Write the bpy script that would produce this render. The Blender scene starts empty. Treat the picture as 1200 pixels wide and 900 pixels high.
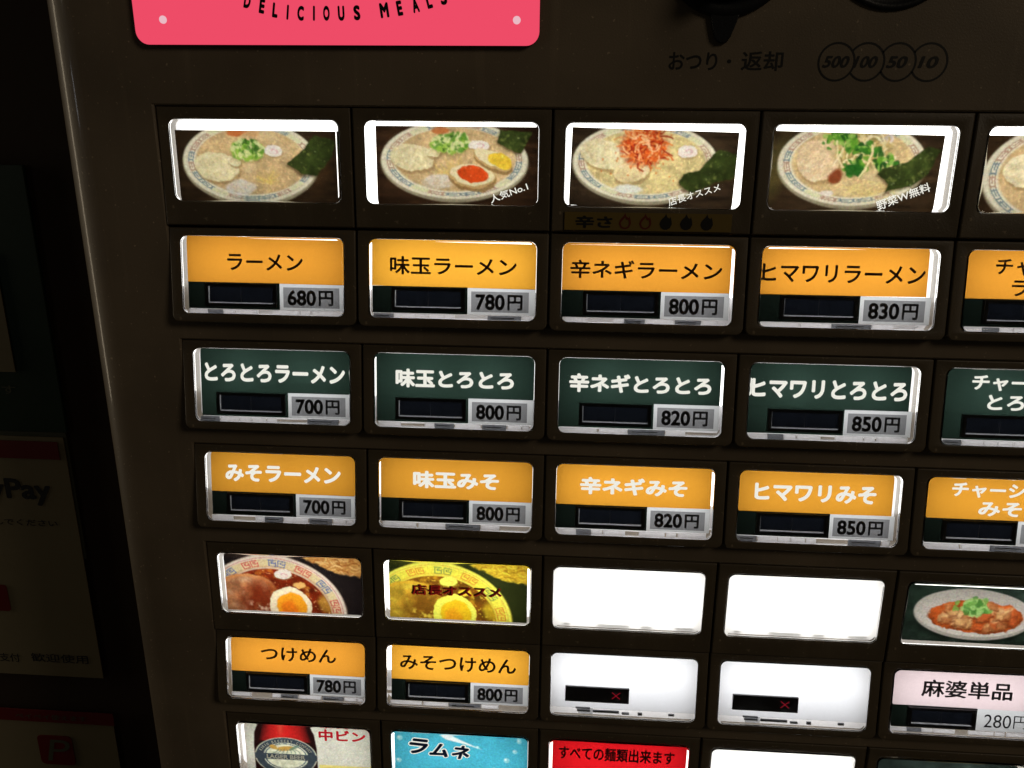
import bpy, bmesh, math
import numpy as np
from mathutils import Matrix, Vector, Euler

S = bpy.context.scene
COL = S.collection
R_ = math.radians

# ------------------------------------------------------------------ camera
cam = bpy.data.objects.new('camera', bpy.data.cameras.new('camera'))
COL.objects.link(cam)
CX = Vector((0.99768, 0.06753, 0.00882)); CY = -Vector((0.02886, -0.30181, -0.95293)); CZ = -Vector((-0.06169, 0.95097, -0.30306))
cam.matrix_world = Matrix(((CX.x, CY.x, CZ.x, 0.09085), (CX.y, CY.y, CZ.y, -0.18876), (CX.z, CY.z, CZ.z, -0.00034), (0, 0, 0, 1)))
cam.data.sensor_width = 36.0
cam.data.lens = 960.0 / 1200.0 * 36.0
cam.data.clip_start = 0.005
cam.data.clip_end = 50.0
S.camera = cam

# ------------------------------------------------------------------ world, room lamp and added edge lights
W = bpy.data.worlds.new('World'); S.world = W; W.use_nodes = True
bg = W.node_tree.nodes['Background']
bg.inputs[0].default_value = (1.0, 0.82, 0.52, 1); bg.inputs[1].default_value = 0.007

def area(name, loc, target, size, power, color, sy=None):
    l = bpy.data.lights.new(name, 'AREA'); l.energy = power; l.color = color; l.size = size
    if sy: l.shape = 'RECTANGLE'; l.size_y = sy
    o = bpy.data.objects.new(name, l); COL.objects.link(o); o.location = loc
    o.rotation_euler = (Vector(target) - Vector(loc)).to_track_quat('-Z', 'Y').to_euler()
    return o
area('room_lamp', (1.5, -1.2, 0.9), (0.08, 0, -0.08), 0.5, 3.6, (1.0, 0.85, 0.64))
area('left_edge_light', (-1.25, 0.02, 0.0), (0, 0.02, -0.06), 0.15, 1.4, (1.0, 0.84, 0.6), 0.9)  # unseen light added at the left to brighten the rounded cabinet edge

area('low_glint_lamp', (-1.1, -0.75, 0.035), (-.02, 0, 0.0), 0.07, 0.07, (0.9, 0.93, 1.0), 0.08)  # unseen lamp added to put glints on the left cabinet edge
area('high_glint_lamp', (-1.1, -0.75, 0.22), (-.02, 0, 0.0), 0.09, 0.07, (1.0, 0.92, 0.7), 0.09)  # second unseen lamp, added for the glint higher up that edge
S.render.engine = 'CYCLES'
S.cycles.use_denoising = True
S.cycles.max_bounces = 14; S.cycles.transmission_bounces = 12; S.cycles.glossy_bounces = 6
S.cycles.diffuse_bounces = 4; S.cycles.transparent_max_bounces = 8
S.cycles.sample_clamp_indirect = 4.0
S.cycles.caustics_reflective = False; S.cycles.caustics_refractive = True
S.view_settings.view_transform = 'Standard'; S.view_settings.look = 'None'
S.view_settings.exposure = 0.0; S.view_settings.gamma = 1.0
S.render.film_transparent = False

# ------------------------------------------------------------------ helpers
def lin(c):
    c = np.asarray(c, float) / 255.0
    return np.where(c <= 0.04045, c / 12.92, ((c + 0.055) / 1.055) ** 2.4)
def lin4(c): return tuple(float(x) for x in lin(c)) + (1.0,)
LEFF = 2.1          # light that reaches a print from the lamp board behind it

MATS = {}
def nodes(m): m.use_nodes = True; nt = m.node_tree; nt.nodes.clear(); return nt, nt.nodes, nt.links
def solid(name, color, rough=0.5, bump=0.0, scale=900.0, vary=0.0, metal=0.0, spec=0.5, coat=0.0, vscale=40.0):
    """Principled surface with fine procedural relief and a slight unevenness of tone."""
    if name in MATS: return MATS[name]
    m = bpy.data.materials.new(name); nt, N, L = nodes(m)
    o = N.new('ShaderNodeOutputMaterial'); p = N.new('ShaderNodeBsdfPrincipled'); L.new(p.outputs[0], o.inputs[0])
    p.inputs['Base Color'].default_value = tuple(color) + (1,)
    p.inputs['Roughness'].default_value = rough; p.inputs['Metallic'].default_value = metal
    p.inputs['Specular IOR Level'].default_value = spec; p.inputs['Coat Weight'].default_value = coat; p.inputs['Coat Roughness'].default_value = 0.07
    tc = N.new('ShaderNodeTexCoord')
    if vary:
        n = N.new('ShaderNodeTexNoise'); n.inputs['Scale'].default_value = vscale; n.inputs['Detail'].default_value = 5
        L.new(tc.outputs['Object'], n.inputs['Vector'])
        r = N.new('ShaderNodeMapRange'); r.inputs[3].default_value = 1 - vary; r.inputs[4].default_value = 1 + vary
        L.new(n.outputs['Fac'], r.inputs[0])
        mx = N.new('ShaderNodeMix'); mx.data_type = 'RGBA'; mx.blend_type = 'MULTIPLY'; mx.inputs[0].default_value = 1
        mx.inputs[6].default_value = tuple(color) + (1,); L.new(r.outputs[0], mx.inputs[7]); L.new(mx.outputs[2], p.inputs['Base Color'])
        r2 = N.new('ShaderNodeMapRange'); r2.inputs[3].default_value = rough * 0.85; r2.inputs[4].default_value = min(1, rough * 1.2)
        L.new(n.outputs['Fac'], r2.inputs[0]); L.new(r2.outputs[0], p.inputs['Roughness'])
    if bump:
        b = N.new('ShaderNodeTexNoise'); b.inputs['Scale'].default_value = scale; b.inputs['Detail'].default_value = 3
        L.new(tc.outputs['Object'], b.inputs['Vector'])
        bn = N.new('ShaderNodeBump'); bn.inputs['Strength'].default_value = bump; bn.inputs['Distance'].default_value = 0.0002
        L.new(b.outputs['Fac'], bn.inputs['Height']); L.new(bn.outputs[0], p.inputs['Normal'])
    MATS[name] = m; return m
def film(name, rgb, attr=None, grain=0.06, gain=1.0):
    """Backlit printed film: light from the lamp board passes through it, tinted by the ink."""
    if name in MATS: return MATS[name]
    m = bpy.data.materials.new(name); nt, N, L = nodes(m)
    o = N.new('ShaderNodeOutputMaterial'); t = N.new('ShaderNodeBsdfTranslucent'); d = N.new('ShaderNodeBsdfDiffuse')
    mx = N.new('ShaderNodeMixShader'); mx.inputs[0].default_value = 0.12
    L.new(t.outputs[0], mx.inputs[1]); L.new(d.outputs[0], mx.inputs[2]); L.new(mx.outputs[0], o.inputs[0])
    if attr:
        a = N.new('ShaderNodeAttribute'); a.attribute_name = attr; src = a.outputs['Color']
    else:
        c = np.minimum(lin(rgb) * gain / LEFF / 0.88, 0.97)
        tc = N.new('ShaderNodeTexCoord'); n = N.new('ShaderNodeTexNoise'); n.inputs['Scale'].default_value = 1500; n.inputs['Detail'].default_value = 4
        L.new(tc.outputs['Object'], n.inputs['Vector'])
        r = N.new('ShaderNodeMapRange'); r.inputs[3].default_value = 1 - grain; r.inputs[4].default_value = 1 + grain; L.new(n.outputs['Fac'], r.inputs[0])
        q = N.new('ShaderNodeMix'); q.data_type = 'RGBA'; q.blend_type = 'MULTIPLY'; q.inputs[0].default_value = 1
        q.inputs[6].default_value = tuple(float(x) for x in c) + (1,); L.new(r.outputs[0], q.inputs[7]); src = q.outputs[2]
    L.new(src, t.inputs[0]); L.new(src, d.inputs[0])
    MATS[name] = m; return m
def glow(name, rgb, strength=1.0):
    if name in MATS: return MATS[name]
    m = bpy.data.materials.new(name); nt, N, L = nodes(m)
    o = N.new('ShaderNodeOutputMaterial'); e = N.new('ShaderNodeEmission')
    e.inputs[0].default_value = lin4(rgb); e.inputs[1].default_value = strength; L.new(e.outputs[0], o.inputs[0])
    MATS[name] = m; return m
def glass(name, rough=0.0, ior=1.49, color=(1, 1, 1)):
    if name in MATS: return MATS[name]
    m = bpy.data.materials.new(name); nt, N, L = nodes(m)
    o = N.new('ShaderNodeOutputMaterial'); g = N.new('ShaderNodeBsdfGlass')
    g.inputs['Color'].default_value = tuple(color) + (1,); g.inputs['Roughness'].default_value = rough; g.inputs['IOR'].default_value = ior
    L.new(g.outputs[0], o.inputs[0]); MATS[name] = m; return m

def link(name, me, mat=None, parent=None, loc=None, rot=None):
    o = bpy.data.objects.new(name, me); COL.objects.link(o)
    if mat is not None and len(me.materials) == 0: me.materials.append(mat)
    if parent is not None: o.parent = parent
    if loc is not None: o.location = loc
    if rot is not None: o.rotation_euler = rot
    return o
def tag(o, label=None, cat=None, group=None, kind=None):
    for k, v in (('label', label), ('category', cat), ('group', group), ('kind', kind)):
        if v: o[k] = v
    return o
def empty(name, loc, rot=None):
    o = bpy.data.objects.new(name, None); o.empty_display_size = 0.01; COL.objects.link(o); o.location = loc
    if rot: o.rotation_euler = rot
    return o
def wear(m):
    """Dust specks, faint vertical rub marks and finger smears on the paint."""
    nt = m.node_tree; N, L = nt.nodes, nt.links; p = [n for n in N if n.type == 'BSDF_PRINCIPLED'][0]; tc = [n for n in N if n.type == 'TEX_COORD'][0]
    def noise(sc, det, scale=(1, 1, 1)):
        mp = N.new('ShaderNodeMapping'); mp.inputs['Scale'].default_value = scale; L.new(tc.outputs['Object'], mp.inputs['Vector'])
        n = N.new('ShaderNodeTexNoise'); n.inputs['Scale'].default_value = sc; n.inputs['Detail'].default_value = det; L.new(mp.outputs[0], n.inputs['Vector']); return n
    def ramp(n, a, b, lo, hi):
        r = N.new('ShaderNodeMapRange'); r.inputs[1].default_value = a; r.inputs[2].default_value = b; r.inputs[3].default_value = lo; r.inputs[4].default_value = hi; L.new(n.outputs['Fac'], r.inputs[0]); return r
    src = p.inputs['Base Color'].links[0].from_socket
    for r in (ramp(noise(1100, 1), .70, .78, 1.0, 2.2), ramp(noise(260, 3, (1, 1, .06)), .60, .74, 1.0, 1.16), ramp(noise(34, 5), .38, .62, .86, 1.12)):
        mx = N.new('ShaderNodeMix'); mx.data_type = 'RGBA'; mx.blend_type = 'MULTIPLY'; mx.inputs[0].default_value = 1
        L.new(src, mx.inputs[6]); L.new(r.outputs[0], mx.inputs[7]); src = mx.outputs[2]
    L.new(src, p.inputs['Base Color'])
def bm_box(bm, x0, x1, y0, y1, z0, z1, mi=0):
    v = [bm.verts.new(p) for p in ((x0,y0,z0),(x1,y0,z0),(x1,y1,z0),(x0,y1,z0),(x0,y0,z1),(x1,y0,z1),(x1,y1,z1),(x0,y1,z1))]
    for f in ((0,3,2,1),(4,5,6,7),(0,1,5,4),(1,2,6,5),(2,3,7,6),(3,0,4,7)):
        bm.faces.new([v[i] for i in f]).material_index = mi
def bm_mesh(bm, name, smooth=False, bevel=0.0, seg=2):
    if bevel: bmesh.ops.bevel(bm, geom=bm.edges[:], offset=bevel, segments=seg, affect='EDGES', profile=0.5)
    bmesh.ops.recalc_face_normals(bm, faces=bm.faces[:])
    me = bpy.data.meshes.new(name); bm.to_mesh(me); bm.free()
    if smooth:
        me.polygons.foreach_set('use_smooth', [True] * len(me.polygons))
    return me

def rrect(x0, x1, z0, z1, r, n=7):
    """Rounded rectangle outline; r is one radius or (top-left, top-right, bottom-right, bottom-left)."""
    rs = (r,) * 4 if not isinstance(r, (tuple, list)) else r
    pts = []
    for (cx, cz, a0), q in zip(((x0, z1, 180), (x1, z1, 90), (x1, z0, 0), (x0, z0, -90)), rs):
        sx = 1 if cx == x0 else -1; sz = 1 if cz == z0 else -1
        for k in range(n + 1):
            a = R_(a0 - 90 * k / n)
            pts.append((cx + sx * q + q * math.cos(a), cz + sz * q + q * math.sin(a)))
    return pts
def curve_mesh(name, loops, depth, bevel=0.0, res=2, yfront=0.0, smooth=False):
    """Filled 2D outline (later loops are holes) with thickness; front face ends at y = yfront, body runs to yfront+depth."""
    SC = 1000.0
    cu = bpy.data.curves.new(name, 'CURVE'); cu.dimensions = '2D'; cu.fill_mode = 'BOTH'
    cu.extrude = (depth / 2 - bevel) * SC; cu.bevel_depth = bevel * SC; cu.bevel_resolution = res; cu.offset = -bevel * SC
    for lp in loops:
        s = cu.splines.new('POLY'); s.points.add(len(lp) - 1); s.use_cyclic_u = True
        for p, q in zip(s.points, lp): p.co = (q[0] * SC, q[1] * SC, 0, 1)
    ob = bpy.data.objects.new(name, cu); COL.objects.link(ob)
    dg = bpy.context.evaluated_depsgraph_get(); me = bpy.data.meshes.new_from_object(ob.evaluated_get(dg))
    bpy.data.objects.remove(ob); bpy.data.curves.remove(cu)
    n = len(me.vertices); co = np.empty(n * 3); me.vertices.foreach_get('co', co); co = co.reshape(-1, 3) / SC
    out = np.stack([co[:, 0], yfront + depth / 2 - co[:, 2], co[:, 1]], 1)
    me.vertices.foreach_set('co', out.ravel()); me.name = name; me.materials.clear()
    bm = bmesh.new(); bm.from_mesh(me); bmesh.ops.remove_doubles(bm, verts=bm.verts[:], dist=2e-6); bmesh.ops.recalc_face_normals(bm, faces=bm.faces[:]); bm.to_mesh(me); bm.free()
    if smooth:
        me.polygons.foreach_set('use_smooth', [True] * len(me.polygons)); me.set_sharp_from_angle(angle=R_(40))
    return me

TXT = {}
def raw_text(s, bold=0.0, spacing=1.0):
    k = (s, bold, spacing)
    if k in TXT: return TXT[k]
    cu = bpy.data.curves.new('t', 'FONT'); cu.body = s; cu.size = 1.0; cu.resolution_u = 4; cu.space_character = spacing
    ob = bpy.data.objects.new('t', cu); COL.objects.link(ob)
    dg = bpy.context.evaluated_depsgraph_get(); me = bpy.data.meshes.new_from_object(ob.evaluated_get(dg))
    bpy.data.objects.remove(ob); bpy.data.curves.remove(cu)
    co = np.empty(len(me.vertices) * 3); me.vertices.foreach_get('co', co); co = co.reshape(-1, 3)[:, :2].copy()
    faces = [tuple(p.vertices) for p in me.polygons]; bpy.data.meshes.remove(me)
    TXT[k] = (co, faces); return TXT[k]
def lettering(jobs, mat, parent, y, name='lettering'):
    """jobs: (text, x0, x1, zc, h, bold, shear, rotation_deg, spacing). One flat print of ink, as the photo has."""
    V = []; F = []; n0 = 0
    for j in jobs:
        s, x0, x1, zc, h, bold = j[:6]; shear = j[6] if len(j) > 6 else 0; rot = j[7] if len(j) > 7 else 0; sp = j[8] if len(j) > 8 else 1.0
        co, faces = raw_text(s, bold, sp)
        mn = co.min(0); mx = co.max(0); c = (co - (mn + mx) / 2)
        full = max(mx[1] - mn[1], 0.3)
        sz = h / full; sx = (x1 - x0) / (mx[0] - mn[0])
        full = max(mx[1] - mn[1] + 2 * bold, 0.3); sz = h / full; sx = (x1 - x0) / (mx[0] - mn[0] + 2 * bold)
        nb = 10 if bold > .05 else 7 if bold else 0
        ring = [(0, 0)] + [(bold * math.cos(6.2832 * t / nb), bold * math.sin(6.2832 * t / nb)) for t in range(nb)]
        n1 = len(c); yy = np.repeat(np.arange(len(ring)) * 1.5e-6, n1)
        c = np.concatenate([c + np.array(o) for o in ring]); faces = [tuple(i + n1 * t for i in f) for t in range(len(ring)) for f in faces]
        c = np.stack([c[:, 0] * sx, c[:, 1] * sz], 1); c[:, 0] += c[:, 1] * shear
        a = R_(rot); c = np.stack([c[:, 0] * math.cos(a) - c[:, 1] * math.sin(a), c[:, 0] * math.sin(a) + c[:, 1] * math.cos(a)], 1)
        c += ((x0 + x1) / 2, zc)
        V += [(p[0], y - yk, p[1]) for p, yk in zip(c, yy)]; F += [tuple(i + n0 for i in f) for f in faces]; n0 += len(c)
    me = bpy.data.meshes.new(name); me.from_pydata(V, [], F); me.update()
    return link(name, me, mat, parent)
def plate(name, loops, depth, mat, parent, y, bevel=0.0):
    return link(name, curve_mesh(name, loops, depth, bevel, 1, y), mat, parent)

# ------------------------------------------------------------------ print painter (colours of the ink on the photo cards)
NX, NY = 230, 108
RECT = [0.0, 1.0, 0.0, 1.0]      # the part of the window that the card covers
class Pic:
    def __init__(s, base, asp=2.167, seed=1):
        s.rng = np.random.RandomState(seed); s.asp = asp
        u = np.linspace(RECT[0], RECT[1], NX); v = np.linspace(RECT[2], RECT[3], NY); s.u, s.v = np.meshgrid(u, v); s.x = s.u * asp; s.y = s.v
        s.c = np.zeros((NY, NX, 3)) + np.array(base, float)
    def noise(s, f, oct=3, fy=None):
        out = np.zeros((NY, NX)); amp = 1; tot = 0; fy = fy or f
        for o in range(oct):
            gx, gy = int(f * s.asp * 2 ** o) + 3, int(fy * 2 ** o) + 3
            g = s.rng.rand(gy, gx); X = np.clip(s.u, 0, 1) * (gx - 2); Y = np.clip(s.v, 0, 1) * (gy - 2)
            i = X.astype(int); j = Y.astype(int); a = X - i; b = Y - j; a = a * a * (3 - 2 * a); b = b * b * (3 - 2 * b)
            n = g[j, i] * (1 - a) * (1 - b) + g[j, i + 1] * a * (1 - b) + g[j + 1, i] * (1 - a) * b + g[j + 1, i + 1] * a * b
            out += n * amp; tot += amp; amp *= 0.55
        return out / tot
    def ell(s, cu, cv, ru, rv, rot=0, soft=0.03):
        a = R_(rot); X = s.x - cu * s.asp; Y = s.y - cv; p = X * math.cos(a) + Y * math.sin(a); q = -X * math.sin(a) + Y * math.cos(a)
        d = np.sqrt((p / (ru * s.asp)) ** 2 + (q / rv) ** 2); s.d = d; s.ang = np.arctan2(q / rv, p / (ru * s.asp))
        return np.clip((1 - d) / soft + 0.5, 0, 1)
    def poly(s, pts, soft=0.012):
        m = np.zeros((NY, NX), bool); n = len(pts); P = [(a * s.asp, b) for a, b in pts]; dist = np.full((NY, NX), 9.0)
        for i in range(n):
            x1, y1 = P[i]; x2, y2 = P[(i + 1) % n]
            if y1 != y2:
                t = ((y1 > s.y) != (y2 > s.y)) & (s.x < (x2 - x1) * (s.y - y1) / (y2 - y1) + x1); m ^= t
            L2 = (x2 - x1) ** 2 + (y2 - y1) ** 2; k = np.clip(((s.x - x1) * (x2 - x1) + (s.y - y1) * (y2 - y1)) / L2, 0, 1)
            dist = np.minimum(dist, np.hypot(s.x - x1 - k * (x2 - x1), s.y - y1 - k * (y2 - y1)))
        return np.clip(np.where(m, dist, -dist) / soft + 0.5, 0, 1)
    def over(s, col, m): s.c = s.c * (1 - m[..., None]) + np.array(col, float) * m[..., None]
    def mul(s, f, m=1.0): s.c = s.c * (1 + (f - 1) * m)[..., None]
    def line(s, x1, y1, x2, y2, w, col, alpha=1.0, bend=0.0):
        X1, X2 = x1 * s.asp, x2 * s.asp; mx, my = (X1 + X2) / 2 + (y2 - y1) * bend, (y1 + y2) / 2 - (X2 - X1) * bend
        best = np.full((NY, NX), 9.0); px, py = X1, y1
        for t in ((0.25, 0.5, 0.75, 1.0) if bend else (1.0,)):
            qx = (1 - t) ** 2 * X1 + 2 * t * (1 - t) * mx + t * t * X2; qy = (1 - t) ** 2 * y1 + 2 * t * (1 - t) * my + t * t * y2
            L2 = (qx - px) ** 2 + (qy - py) ** 2 + 1e-9; k = np.clip(((s.x - px) * (qx - px) + (s.y - py) * (qy - py)) / L2, 0, 1)
            best = np.minimum(best, np.hypot(s.x - px - k * (qx - px), s.y - py - k * (qy - py))); px, py = qx, qy
        s.over(col, np.clip((w - best) / 0.01 + 0.5, 0, 1) * alpha)

def wood(p):
    n = p.noise(3, 4, 14); p.mul(0.55 + 1.0 * n); p.over((80, 52, 26), np.clip(p.noise(2.5, 3) * 2.4 - 1.35, 0, 1) * 0.8)
def bowl(p, cu, cv, ru, rv, soup=(196, 164, 112), rim=(226, 218, 186)):
    m = p.ell(cu, cv + 0.03, ru * 1.01, rv * 1.02); p.over((150, 140, 110), m)
    m = p.ell(cu, cv, ru, rv); p.over(rim, m); d = p.d; ang = p.ang
    band = np.clip((0.945 - d) / 0.01, 0, 1) * np.clip((d - 0.935) / 0.004, 0, 1); p.over((120, 96, 70), band * 0.7)
    # blue and red key pattern inside the rim
    seg = (ang * 11 / math.pi) ; k = np.floor(seg).astype(int); f = seg - k
    ring = (np.abs(d - 0.885) < 0.042); key = ring & ((np.abs(d - 0.885) > 0.024) | (np.abs(f - 0.15) < 0.07) | (np.abs(f - 0.85) < 0.06) | ((np.abs(d - 0.885) < 0.009) & (f > 0.35)))
    on = (k % 5 != 2); blue = (k % 4 < 2)
    p.over((54, 84, 104), (key & on & blue) * 0.6); p.over((128, 66, 50), (key & on & ~blue) * 0.5); p.over((190, 200, 120), (ring & ~on) * 0.35)
    m = p.ell(cu + 0.005, cv - 0.005, ru * 0.825, rv * 0.815, 0, 0.05)
    p.over(soup, m); n = p.noise(9, 4); n2 = p.noise(28, 2)
    p.mul(0.78 + 0.42 * n, m); p.mul(0.90 + 0.20 * n2, m); p.over((172, 140, 88), m * np.clip(p.noise(5, 3) * 3 - 1.6, 0, 1) * .4); p.over((222, 204, 156), m * np.clip(p.noise(4, 2) * 3 - 1.7, 0, 1) * .5)
    p.over(tuple(min(255, c * 1.22) for c in soup), m * np.clip(p.noise(34, 1) * 5 - 3.7, 0, 1) * 0.8)
    warp(p)
def warp(p, a=.05):
    dx = (p.noise(7, 3) - .5) * a + (p.noise(22, 2) - .5) * a * .35; dy = (p.noise(7, 3) - .5) * a + (p.noise(22, 2) - .5) * a * .35; p.x = p.x + dx; p.y = p.y + dy
def chashu(p, cu, cv, ru, rv, rot=0, col=(216, 202, 152)):
    w = 0.06 * (p.noise(5, 2) - 0.5); m = p.ell(cu, cv, ru, rv, rot, 0.06); sh = p.ell(cu + 0.008, cv + 0.03, ru * 1.04, rv * 1.04, rot, 0.1); p.over((140, 110, 66), sh * 0.6)
    m = p.ell(cu, cv, ru, rv, rot, 0.06); d = p.d.copy(); p.over(col, m); p.mul(0.86 + 0.28 * p.noise(12, 3), m)
    p.over((186, 160, 112), m * np.exp(-((d - 0.62 + 6 * w) / 0.10) ** 2) * 0.3); p.mul(.92 + .16 * p.noise(24, 2), m)
    p.over((236, 226, 186), m * np.clip(p.noise(14, 2) * 3 - 1.7, 0, 1) * 0.6)
def onion(p, cu, cv, ru, rv, n=260):
    p.over((120, 110, 50), p.ell(cu, cv + .03, ru * 1.05, rv * 1.05, 0, .4) * .6)
    for i in range(n):
        r = math.sqrt(p.rng.rand()); a = p.rng.rand() * 6.28; x = cu + ru * r * math.cos(a); y = cv + rv * r * math.sin(a)
        t = p.rng.rand(); low = (y - cv) / rv
        col = ((206, 212, 140) if t < 0.45 - 0.3 * low else (138, 176, 56) if t < 0.7 else (80, 132, 34) if t < 0.9 else (44, 86, 20))
        p.over(col, p.ell(x, y, 0.006 + 0.011 * p.rng.rand(), 0.01 + 0.03 * p.rng.rand(), p.rng.rand() * 180, 0.5) * 0.8)
def naruto(p, cu, cv, ru, rv):
    m = p.ell(cu + .004, cv + .02, ru * 1.05, rv * 1.08, 0, 0.1); p.over((150, 120, 80), m * 0.5)
    m = p.ell(cu, cv, ru, rv, 0, 0.08); d, a = p.d.copy(), p.ang.copy(); p.over((226, 216, 200), m)
    p.over((214, 150, 156), m * (np.abs(d - 0.14 - 0.09 * ((a + math.pi) % (2 * math.pi))) < 0.12) * (d < 0.55) * 0.6)
def nori(p, pts):
    p.over((60, 46, 22), p.poly([(a - .006, b + .025) for a, b in pts], 0.04) * 0.7)
    m = p.poly(pts); p.over((44, 54, 20), m); p.mul(0.55 + 0.95 * p.noise(10, 4), m)
    p.over((128, 136, 62), m * np.clip(p.noise(18, 3) * 4 - 2.5, 0, 1) * 0.7); p.over((176, 184, 134), m * np.clip(p.noise(26, 2) * 5 - 3.9, 0, 1) * 0.7)
def egg(p, cu, cv, ru, rv, rot, yu, yv, yr, yrv, ycol, white=(222, 206, 156)):
    p.over((130, 96, 48), p.ell(cu + 0.004, cv + 0.035, ru * 1.03, rv * 1.05, rot, 0.08) * 0.8)
    m = p.ell(cu, cv, ru, rv, rot, 0.05); p.over((184, 150, 92), m); m = p.ell(cu, cv - 0.015, ru * 0.94, rv * 0.9, rot, 0.07); p.over(white, m)
    m = p.ell(yu, yv, yr, yrv, rot, 0.08); p.over(ycol, m); p.mul(0.86 + 0.28 * p.noise(16, 3), m)
    p.over(tuple(min(255, c + 60) for c in ycol), m * np.clip(p.noise(30, 1) * 6 - 4.9, 0, 1))
def noodles(p, cu, cv, n=46, spread=0.14, col=(222, 190, 96), w=0.006):
    for i in range(n):
        a = R_(p.rng.uniform(-170, -10)); r = p.rng.uniform(0.4, 1) * spread
        p.line(cu, cv, cu + r * math.cos(a) * 0.75, cv - r * math.sin(a) * -1.3 if False else cv + r * math.sin(a) * 1.3, w, col, 0.35, p.rng.uniform(-.3, .3))

def pic_ramen_plain():
    p = Pic((40, 28, 16), seed=3); wood(p); bowl(p, .455, .51, .402, .50)
    p.over((190, 88, 30), p.ell(.385, .15, .06, .05, -6, .3) * .8); p.over((206, 150, 92), p.ell(.47, .16, .05, .04, 8, .4) * .6)
    chashu(p, .25, .58, .135, .175, 8); chashu(p, .36, .50, .04, .055, 8)
    noodles(p, .56, .78); onion(p, .445, .36, .095, .12); naruto(p, .60, .37, .054, .066)
    p.over((206, 206, 200), p.ell(.39, .83, .088, .10, -4, .25) * .9 * (0.4 + 0.6 * p.noise(22, 2)))
    p.over((140, 154, 140), p.ell(.45, .95, .12, .02, 0, .2) * .5)
    nori(p, [(.845, .18), (.96, .25), (.955, .42), (.84, .68), (.76, .66), (.675, .53), (.77, .36)]); return p.c
def pic_ramen_egg():
    p = Pic((44, 28, 16), seed=5); wood(p); bowl(p, .51, .46, .424, .47)
    p.over((190, 88, 30), p.ell(.43, .10, .05, .04, 0, .3) * .7); chashu(p, .265, .43, .128, .165, 6); chashu(p, .385, .36, .04, .055)
    noodles(p, .52, .64, 60, .2); onion(p, .49, .26, .11, .105); naruto(p, .655, .28, .06, .06)
    p.over((210, 206, 196), p.ell(.42, .72, .09, .09, -4, .3) * .9 * (0.3 + 0.7 * p.noise(22, 2)))
    nori(p, [(.775, .09), (.955, .11), (.93, .26), (.90, .37), (.84, .34), (.76, .24)])
    egg(p, .735, .45, .115, .10, 22, .775, .46, .074, .085, (226, 186, 44)); egg(p, .615, .65, .135, .145, 8, .62, .625, .092, .105, (208, 66, 18)); return p.c
def pic_ramen_spicy():
    p = Pic((46, 34, 22), seed=8); wood(p); bowl(p, .455, .46, .408, .47, (206, 186, 122))
    chashu(p, .22, .38, .14, .17, 12); chashu(p, .38, .57, .10, .13, -10, (212, 190, 136)); p.over((214, 220, 214), p.ell(.37, .78, .08, .06, 0, .4) * .8)
    p.over((150, 44, 12), p.ell(.44, .28, .125, .21, 0, .5) * np.clip(p.noise(12, 3) * 3 - .7, 0, 1))
    for i in range(330):
        a = p.rng.rand() * 6.28; r = p.rng.rand() ** .8; x = .44 + .115 * r * math.cos(a); y = .27 + .21 * r * math.sin(a); b = p.rng.rand() * 6.28; l = p.rng.uniform(.03, .075)
        col = [(196, 62, 16), (226, 104, 34), (138, 30, 10), (232, 150, 84), (206, 80, 24)][p.rng.randint(5)]
        p.line(x, y, x + l * math.cos(b), y + l * 1.7 * math.sin(b), .0085, col, .85, p.rng.uniform(-.5, .5))
    for i in range(14):
        x = .44 + p.rng.uniform(-.1, .1); y = .27 + p.rng.uniform(-.12, .12); p.line(x, y, x + p.rng.uniform(-.06, .06), y + p.rng.uniform(-.16, .16), .009, (240, 186, 130), .9, .5)
    for i in range(60):
        p.over((206, 96, 34), p.ell(.44 + p.rng.randn() * .11, .36 + p.rng.randn() * .17, .005, .012, 0, .5) * .7)
    naruto(p, .685, .32, .058, .075)
    nori(p, [(.86, .27), (.985, .33), (.975, .58), (.72, .80), (.655, .70), (.67, .60), (.76, .54), (.81, .38)]); return p.c
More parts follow.
